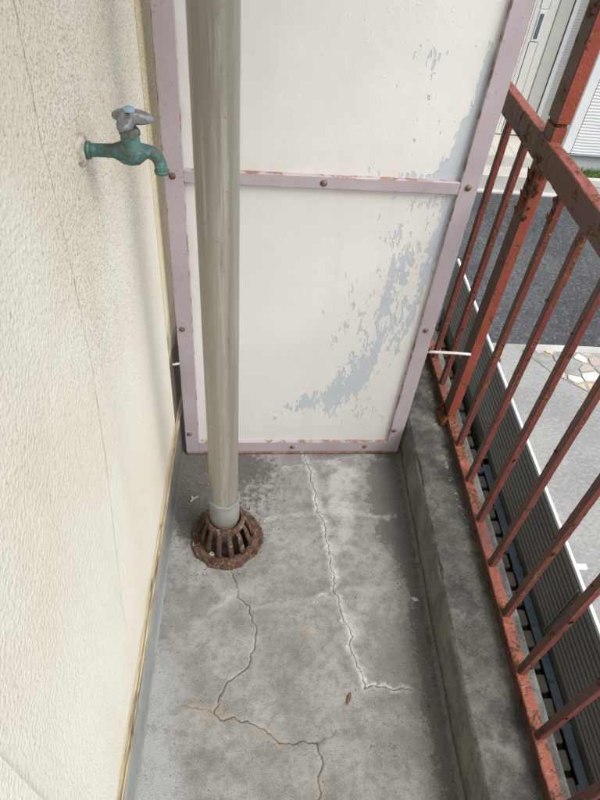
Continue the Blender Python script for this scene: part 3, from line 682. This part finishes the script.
for sc, dz in layers:
    for k in range(NA):
        a = 2 * math.pi * k / NA
        lob = (.5 + .5 * math.cos(3 * (a - R(-100)))) ** 1.15
        r0 = .0100 + .0200 * lob
        r0 = r0 * sc if sc < .9 else r0 - (1 - sc) * .02
        hv.append((.0655 + r0 * math.cos(a), r0 * math.sin(a), .0435 + dz * (1 - .35 * lob) - .0035 * (r0 / .027) ** 2))
for i in range(len(layers) - 1):
    for k in range(NA): hf.append((i * NA + k, i * NA + (k + 1) % NA, (i + 1) * NA + (k + 1) % NA, (i + 1) * NA + k))
hd = mesh_obj('handle', hv, hf, M_ZINC, TP, True)
hc = lathe('cap', [(.0070, .0515), (.0068, .0540), (.0054, .0555), (.0001, .0558)], M_BLUECAP, None, 20, (.0655, 0, 0)); hc.parent = hd

# ------------------------------------------------------------------ railing
RL = thing('railing', 'rusty red painted steel railing with square bars on the kerb', 'railing', (.636, 1.326, .149))
def rlocal(o): o.parent = RL; o.matrix_parent_inverse = Matrix.Translation((-.636, -1.326, -.149)); return o
def wobbly_bar(name, x0, x1, y0, y1, z0, z1, mat, step, amp, seed, axis, inner=None):
    # square section with rounded corners, its faces pitted by rust
    c_ = .0022
    if axis == 'Y': a0, a1, b0, b1, l0, l1 = x0, x1, z0, z1, y0, y1
    else: a0, a1, b0, b1, l0, l1 = x0, x1, y0, y1, z0, z1
    ring = [(a0 + c_, b0), ((a0 + a1) / 2, b0), (a1 - c_, b0), (a1, b0 + c_), (a1, (b0 + b1) / 2), (a1, b1 - c_), (a1 - c_, b1), ((a0 + a1) / 2, b1), (a0 + c_, b1), (a0, b1 - c_), (a0, (b0 + b1) / 2), (a0, b0 + c_)]
    L_ = np.arange(l0, l1 + step * .5, step); n_ = len(ring); vs_, fs = [], []
    for k, (u, v) in enumerate(ring):
        pass
    nz_ = np.array([vnoise(L_, np.full(len(L_), k * 7.7), seed, 22, 3) - .5 for k in range(n_)]); nz2_ = np.array([vnoise(L_, np.full(len(L_), k * 5.1), seed + 1, 90, 2) - .5 for k in range(n_)])
    ca, cb = (a0 + a1) / 2, (b0 + b1) / 2
    for i, l in enumerate(L_):
        for k, (u, v) in enumerate(ring):
            d = np.array([u - ca, v - cb]); d /= np.hypot(*d); s_ = amp * (nz_[k][i] + .6 * nz2_[k][i])
            U, V = u + d[0] * s_, v + d[1] * s_
            vs_.append((U, l, V) if axis == 'Y' else (U, V, l))
    for i in range(len(L_) - 1):
        for k in range(n_):
            f = (i * n_ + k, i * n_ + (k + 1) % n_, (i + 1) * n_ + (k + 1) % n_, (i + 1) * n_ + k); fs.append(f[::-1] if axis == 'Y' else f)
    fs.append(tuple(range(n_))); fs.append(tuple((len(L_) - 1) * n_ + k for k in range(n_))[::-1])
    o = mesh_obj(name, vs_, fs, mat, None, False)
    if inner:   # the face turned to the balcony gets a darker brown paint
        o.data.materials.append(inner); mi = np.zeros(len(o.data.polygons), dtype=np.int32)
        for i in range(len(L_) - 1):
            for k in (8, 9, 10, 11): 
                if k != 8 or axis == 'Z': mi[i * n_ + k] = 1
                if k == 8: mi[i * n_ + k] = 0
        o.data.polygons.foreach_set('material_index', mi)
    return o
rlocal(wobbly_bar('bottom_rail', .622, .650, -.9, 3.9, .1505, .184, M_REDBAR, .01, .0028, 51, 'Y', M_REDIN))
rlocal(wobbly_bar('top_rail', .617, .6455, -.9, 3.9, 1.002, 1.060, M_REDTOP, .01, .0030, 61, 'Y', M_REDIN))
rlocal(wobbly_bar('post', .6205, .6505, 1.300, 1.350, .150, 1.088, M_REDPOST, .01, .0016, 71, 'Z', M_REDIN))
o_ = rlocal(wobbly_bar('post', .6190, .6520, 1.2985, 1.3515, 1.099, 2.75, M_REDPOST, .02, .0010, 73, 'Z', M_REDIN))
o_ = rlocal(wobbly_bar('post_neck', .6225, .6485, 1.302, 1.348, 1.061, 1.0995, M_RUST, .006, .003, 75, 'Z'))
# rusted shoe at the foot of the post
sv, sf = [], []
r_ = random.Random(3); ringn = 22
for j, (hx, hy, z_) in enumerate(((.030, .044, .1495), (.031, .044, .158), (.027, .040, .171), (.021, .033, .184), (.0165, .0285, .1875))):
    for k in range(ringn):
        a = 2 * math.pi * k / ringn; ux = math.copysign(abs(math.cos(a)) ** .45, math.cos(a)); uy = math.copysign(abs(math.sin(a)) ** .45, math.sin(a))
        sv.append((.632 + hx * ux + r_.uniform(-.0022, .0022), 1.325 + hy * uy + r_.uniform(-.0022, .0022), z_ + r_.uniform(-.0012, .0012)))
for j in range(4):
    for k in range(ringn): sf.append((j * ringn + k, j * ringn + (k + 1) % ringn, (j + 1) * ringn + (k + 1) % ringn, (j + 1) * ringn + k))
rlocal(mesh_obj('post_shoe', sv, sf, M_RUST))
by = [1.325 + .135 * k for k in range(-16, 18) if k != 0]
base = None
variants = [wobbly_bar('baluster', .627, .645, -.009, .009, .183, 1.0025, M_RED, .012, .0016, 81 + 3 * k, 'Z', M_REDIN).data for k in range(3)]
for o in [o for o in C.objects if o.name.startswith('baluster')]: bpy.data.objects.remove(o)
for i, y_ in enumerate(by):
    y_ = y_ - .0065
    o = bpy.data.objects.new('baluster', variants[i % 3]); link(o); o.location = (0, y_, 0); rlocal(o)
# rust scale lifting off: jagged bent flakes
def flake(p, n_, size, seed):
    r_ = random.Random(seed); n_ = Vector(n_).normalized(); t = n_.cross(Vector((0, 0, 1))).normalized(); u = Vector((0, 0, 1))
    m_ = r_.randint(6, 9); vs_ = []
    for ly in (0, .0012):
        for k in range(m_):
            a = 2 * math.pi * k / m_; rr = size * r_.uniform(.45, 1.1)
            lift = size * .55 * max(0, math.sin(a)) + size * .25 * max(0, math.cos(a))
            q = Vector(p) + t * (rr * math.cos(a)) + u * (rr * 1.25 * math.sin(a)) + n_ * (lift + ly); vs_.append(q)
        r_ = random.Random(seed); r_.randint(6, 9)
    fs = [tuple(range(m_))[::-1], tuple(range(m_, 2 * m_))] + [(k, (k + 1) % m_, m_ + (k + 1) % m_, m_ + k) for k in range(m_)]
    return rlocal(mesh_obj('rust_flake', vs_, fs, M_RUST))
sd = 100
for k in range(26):   # below the top rail on the post
    z_ = rnd.uniform(.875, 1.015); fx = rnd.choice((0, 0, 1))
    if fx == 0: flake((.6195, rnd.uniform(1.300, 1.345), z_), (-1, rnd.uniform(-.5, .2), rnd.uniform(-.2, .5)), rnd.uniform(.005, .013), sd + k)
    else: flake((rnd.uniform(.622, .638), 1.2995, z_), (-.3, -1, .2), rnd.uniform(.004, .009), sd + k)
for k in range(9):    # on the next bar
    flake((.6265, by[15] - .0065 + rnd.uniform(-.008, .006), rnd.uniform(.93, 1.0)), (-1, -.3, .2), rnd.uniform(.004, .009), sd + 40 + k)
for k in range(34):   # along the nearer bars
    b_ = by[rnd.choice((9, 10, 10, 11, 11, 12, 13, 14, 16))] - .0065; zz = rnd.uniform(.2, .85)
    sd_ = rnd.choice((0, 1))
    if sd_: flake((.6268, b_ + rnd.uniform(-.008, .008), zz), (-1, -.2, rnd.uniform(-.3, .3)), rnd.uniform(.003, .0075), sd + 60 + k)
    else: flake((rnd.uniform(.63, .6445), b_ - .009, zz), (.3, -1, rnd.uniform(-.3, .3)), rnd.uniform(.003, .0065), sd + 60 + k)
for k in range(16):   # edge of the bottom rail
    flake((.621, rnd.uniform(.4, 1.25), rnd.uniform(.155, .18)), (-1, 0, .3), rnd.uniform(.003, .008), sd + 110 + k)

# ------------------------------------------------------------------ things below and across the street
BW = thing('block_wall', 'low tan block wall with dark gaps on the ground below the railing', 'wall', (1.788, 1.7, G))
bmesh_blk = {}
for mname, mt in (('t', M_BLOCK), ('b', M_BROWNBLK)):
    bmesh_blk[mname] = bm_obj('block', box_bm(-.045, .045, -.050, .050, 0, .19, .006), mt).data
for o in [o for o in C.objects if o.name.startswith('block') and o.type == 'MESH']: bpy.data.objects.remove(o)
for row in range(3):
    for k in range(52):
        y_ = -2.0 + k * .137 + (row % 2) * .0685
        if y_ > 4.9: continue
        o = bpy.data.objects.new('block', bmesh_blk['b' if y_ > 3.6 else 't']); link(o, BW)
        o.location = (rnd.uniform(-.006, .006), y_ - 1.7, .001 + row * .196); o.rotation_euler = (0, 0, rnd.uniform(-.02, .02))
box('gap_shade_core', -.02, .044, -3.7, 3.2, 0, .55, M_DARKGAP, BW)  # black filler standing in for the shade between the blocks
FE = thing('slat_fence', 'grey-brown slatted metal fence with a white top edge beside the driveway', 'fence', (1.9, 1.7, G))
box('base', -.008, .06, -3.75, 3.22, .0, .675, M_MOSS, FE, .006)
NS = 11
slat_me = bm_obj('slat', box_bm(-.020, .006, -3.7, 3.22, 0, .031, .003), M_SLAT).data
for o in [o for o in C.objects if o.name.startswith('slat') and o.type == 'MESH']: bpy.data.objects.remove(o)
for k in range(NS):
    o = bpy.data.objects.new('slat', slat_me); link(o, FE); o.location = (0, 0, .690 + k * .0462); o.rotation_euler = (0, R(8), 0)
box('backing', .010, .014, -3.7, 3.22, .676, 1.195, M_SLATDK, FE)
box('cap_rail', -.010, .012, -3.72, 3.24, 1.196, 1.222, M_CAPW, FE, .003)
for yv in (-2.15, -.15, 1.85):
    box('joiner', -.0285, -.0215, yv - .007, yv + .007, .68, 1.195, M_SLATDK, FE, .001)
    box('joiner', -.0275, -.0215, yv + .022, yv + .030, .68, 1.195, M_SLAT, FE, .001)
    box('fence_post', .0165, .055, yv - .02, yv + .02, .676, 1.19, M_SLATDK, FE, .003)
box('bracket', .0165, .075, .0, .035, 1.198, 1.214, M_CAPW, FE, .003)
BP = thing('steel_channel', 'blue-grey steel channel running along the foot of the slatted fence', 'channel', (1.862, 1.5, -2.098))
yv = -3.4
for k in range(6):
    y1 = yv + .98 if k < 5 else 1.43
    bmx = box_bm(-.026, .026, yv, y1, -.012, .012, .004); bm_obj('channel_length', bmx, M_BLUEPIPE, BP)
    if k < 5: box('coupling', -.030, .029, y1 - .02, y1 + .022, -.014, .017, M_BLUEPIPE, BP, .003)
    yv = y1 + .003
for k in range(14): box('bracket', -.040, -.0265, -3.3 + k * .36, -3.27 + k * .36, -.02, .006, M_BLUEPIPE, BP, .002)

# house across the street
HX = thing('house', 'white sided house with ivory door across the street', 'house', (4.9, 9.75, G))
def hl(o): o.parent = HX; o.matrix_parent_inverse = Matrix.Translation((-4.9, -9.75, -G)); return o
hl(box('wing_wall', 5.062, 11.0, 9.752, 15, -2.345, 3.2, M_SIDING))
hl(box('corner_trim', 4.90, 5.06, 9.735, 9.90, -2.345, 3.2, M_TRIM, None, .006)); hl(box('trim_groove', 5.0602, 5.072, 9.746, 9.7518, -2.345, 3.2, M_DARKGAP))
hl(box('corner_trim', 4.90, 5.0, 9.901, 10.2, -2.345, 3.2, M_TRIM, None, .004))
hl(box('base_flashing', 4.89, 11.0, 9.70, 9.80, -2.375, -2.346, M_SLATEPL, None, .003))
hl(box('foundation', 4.93, 10.97, 9.765, 15, G, -2.376, M_FOUND))
hl(box('main_wall', 4.535, 4.899, 10.15, 15, -2.29, 3.2, M_SIDING2)); hl(box('main_wall', -3, 2.95, 10.15, 15, -2.29, 3.2, M_SIDING2)); hl(box('main_wall', 2.951, 4.534, 10.15, 15, .02, 3.2, M_SIDING2))
hl(box('foundation', -2.97, 4.88, 10.17, 15, G, -2.291, M_FOUND))
hl(box('wall_trim', 4.462, 4.534, 10.135, 10.2, -2.28, .02, M_TRIM, None, .004)); hl(box('trim_groove', 4.444, 4.4615, 10.152, 10.2, -2.28, .02, M_DARKGAP))
hl(box('door_casing', 4.245, 4.443, 10.145, 10.25, -2.28, .019, M_CASING, None, .004)); hl(box('door_casing', 2.952, 3.13, 10.145, 10.25, -2.28, .019, M_CASING, None, .004))
hl(box('door_head', 3.131, 4.244, 10.145, 10.25, -.10, .019, M_CASING, None, .004))
dr = hl(box('door', 3.132, 4.243, 10.165, 10.22, -2.275, -.102, M_DOOR, None, .004))
def dpart(o): o.parent = dr; return o
for x0, x1, z0, z1 in ((3.975, 4.105, -2.24, -.90), (3.975, 4.105, -.46, -.13), (3.20, 3.90, -2.24, -1.25), (3.20, 3.90, -1.2, -.13)):
    dpart(box('door_panel', x0, x1, 10.156, 10.1645, z0, z1, M_DOOR, None, .003))
    for a, b in ((x0 - .009, x0 - .001), (x1 + .001, x1 + .009)): dpart(box('groove', a, b, 10.1625, 10.1648, z0, z1, M_SLATEPL))
    dpart(box('groove', x0, x1, 10.1625, 10.1648, z1 + .001, z1 + .009, M_SLATEPL))
dpart(box('handle_plate', 3.985, 4.085, 10.150, 10.1646, -.885, -.475, M_TRIM, None, .003)); dpart(box('handle', 4.005, 4.062, 10.142, 10.1498, -.85, -.52, M_SLATEPL, None, .003))
rf_ = hl(box('roof', -3.4, 11.4, 9.2, 15.5, 3.201, 3.4, M_ROOF, None, .02))
PS = thing('porch_steps', 'two pale tiled porch steps below the ivory door', 'steps', (3.7, 9.0, G))
box('lower_step', -1.2, 1.19, -.03, .32, .006, .25, M_STEP, PS, .008)
box('upper_step', -1.2, 1.19, .321, 1.16, .006, .415, M_STEP, PS, .008)
tl = box_bm(0, .294, 0, .265, 0, .006, .0015); tme = bm_obj('tile', tl, M_TILE).data
for o in [o for o in C.objects if o.name.startswith('tile') and o.type == 'MESH']: bpy.data.objects.remove(o)
for i in range(8):
    for j in range(3):
        o = bpy.data.objects.new('tile', tme); link(o, PS); o.location = (-1.195 + i * .298, .326 + j * .272, .4152)
PK = box('planter_edging', 4.92, 10.5, 9.30, 9.39, G + .005, G + .13, M_EDGING, None, .01); tag(PK, 'pale concrete edging in front of the grass strip by the house', 'edging')
PSO = box('planter_soil', 4.93, 10.4, 9.391, 9.764, G + .005, G + .07, M_SOIL); PSO['kind'] = 'structure'
bm = bmesh.new()
for k in range(2600):
    x_, y_ = rnd.uniform(4.95, 8.5), rnd.uniform(9.40, 9.74); h = rnd.uniform(.05, .13); a = rnd.uniform(0, 6.28); w_ = .006
    dx, dy = math.cos(a), math.sin(a); lean = rnd.uniform(0, .05)
    v = [bm.verts.new((x_ - dy * w_, y_ + dx * w_, G + .068)), bm.verts.new((x_ + dy * w_, y_ - dx * w_, G + .068)), bm.verts.new((x_ + dx * lean, y_ + dy * lean, G + .068 + h))]
    bm.faces.new(v)
gs = bm_obj('grass', bm, M_GRASS); tag(gs, 'strip of green grass at the foot of the white house', 'grass', kind='stuff')

# ------------------------------------------------------------------ litter on the balcony floor
def leaf(name, label, cat, x, y, z, L_, W_, rz, mat, curl=.3, lobes=0):
    vs_, fs = [], []; n_ = 8; r_ = random.Random(int(x * 1000) + 5)
    for i in range(n_ + 1):
        t = i / n_; wv = W_ * math.sin(math.pi * min(1, t * .96 + .03)) ** .8 * (1 + r_.uniform(-.2, .2))
        for s in (-1, 0, 1):
            for th in (0,): vs_.append(((t - .5) * L_, s * wv, curl * L_ * (.25 * (2 * t - 1) ** 2) + abs(s) * W_ * .35 + r_.uniform(0, .0004)))
    for i in range(n_):
        for s in range(2): fs.append((i * 3 + s, (i + 1) * 3 + s, (i + 1) * 3 + s + 1, i * 3 + s + 1))
    o = mesh_obj(name, vs_, fs, mat, None, True)
    md = o.modifiers.new('thickness', 'SOLIDIFY'); md.thickness = .0006
    o.location = (x, y, z); o.rotation_euler = (0, 0, rz); return tag(o, label, cat)
leaf('dry_leaf', 'narrow dry brown leaf lying beside the right-hand floor crack', 'leaf', .262, .508, .0012, .030, .0045, R(68), M_LEAF)
leaf('dry_leaf', 'small curled brown leaf against the foot of the kerb', 'leaf', .487, .655, .0025, .014, .003, R(100), M_LEAF)
leaf('dry_leaf', 'brown leaf fragment on the damp floor near the kerb, nearest the camera', 'leaf', .459, .492, .0012, .013, .003, R(120), M_LEAF)
leaf('paint_flake', 'white paint flake on the dark damp floor by the kerb', 'flake', .470, .768, .0012, .018, .006, R(-20), M_CHIP, .15)
leaf('paint_flake', 'white chip lying on the rim of the rusty drain', 'flake', -.100, .893, .0135, .020, .0055, R(-35), M_CHIP, .2)
fz = thing('feather_scrap', 'pale torn feather scrap on the dirty floor left of the downpipe', 'feather', (-.170, 1.085, .002))
for i_, (a, L_) in enumerate(((35, .019), (120, .012), (235, .015))):
    o = leaf('barb', None, None, 0, 0, 0, L_, .0030, R(a), M_SCRAP, .3); o.parent = fz; o.location = (math.cos(R(a)) * L_ * .45, math.sin(R(a)) * L_ * .45, 0.0005)
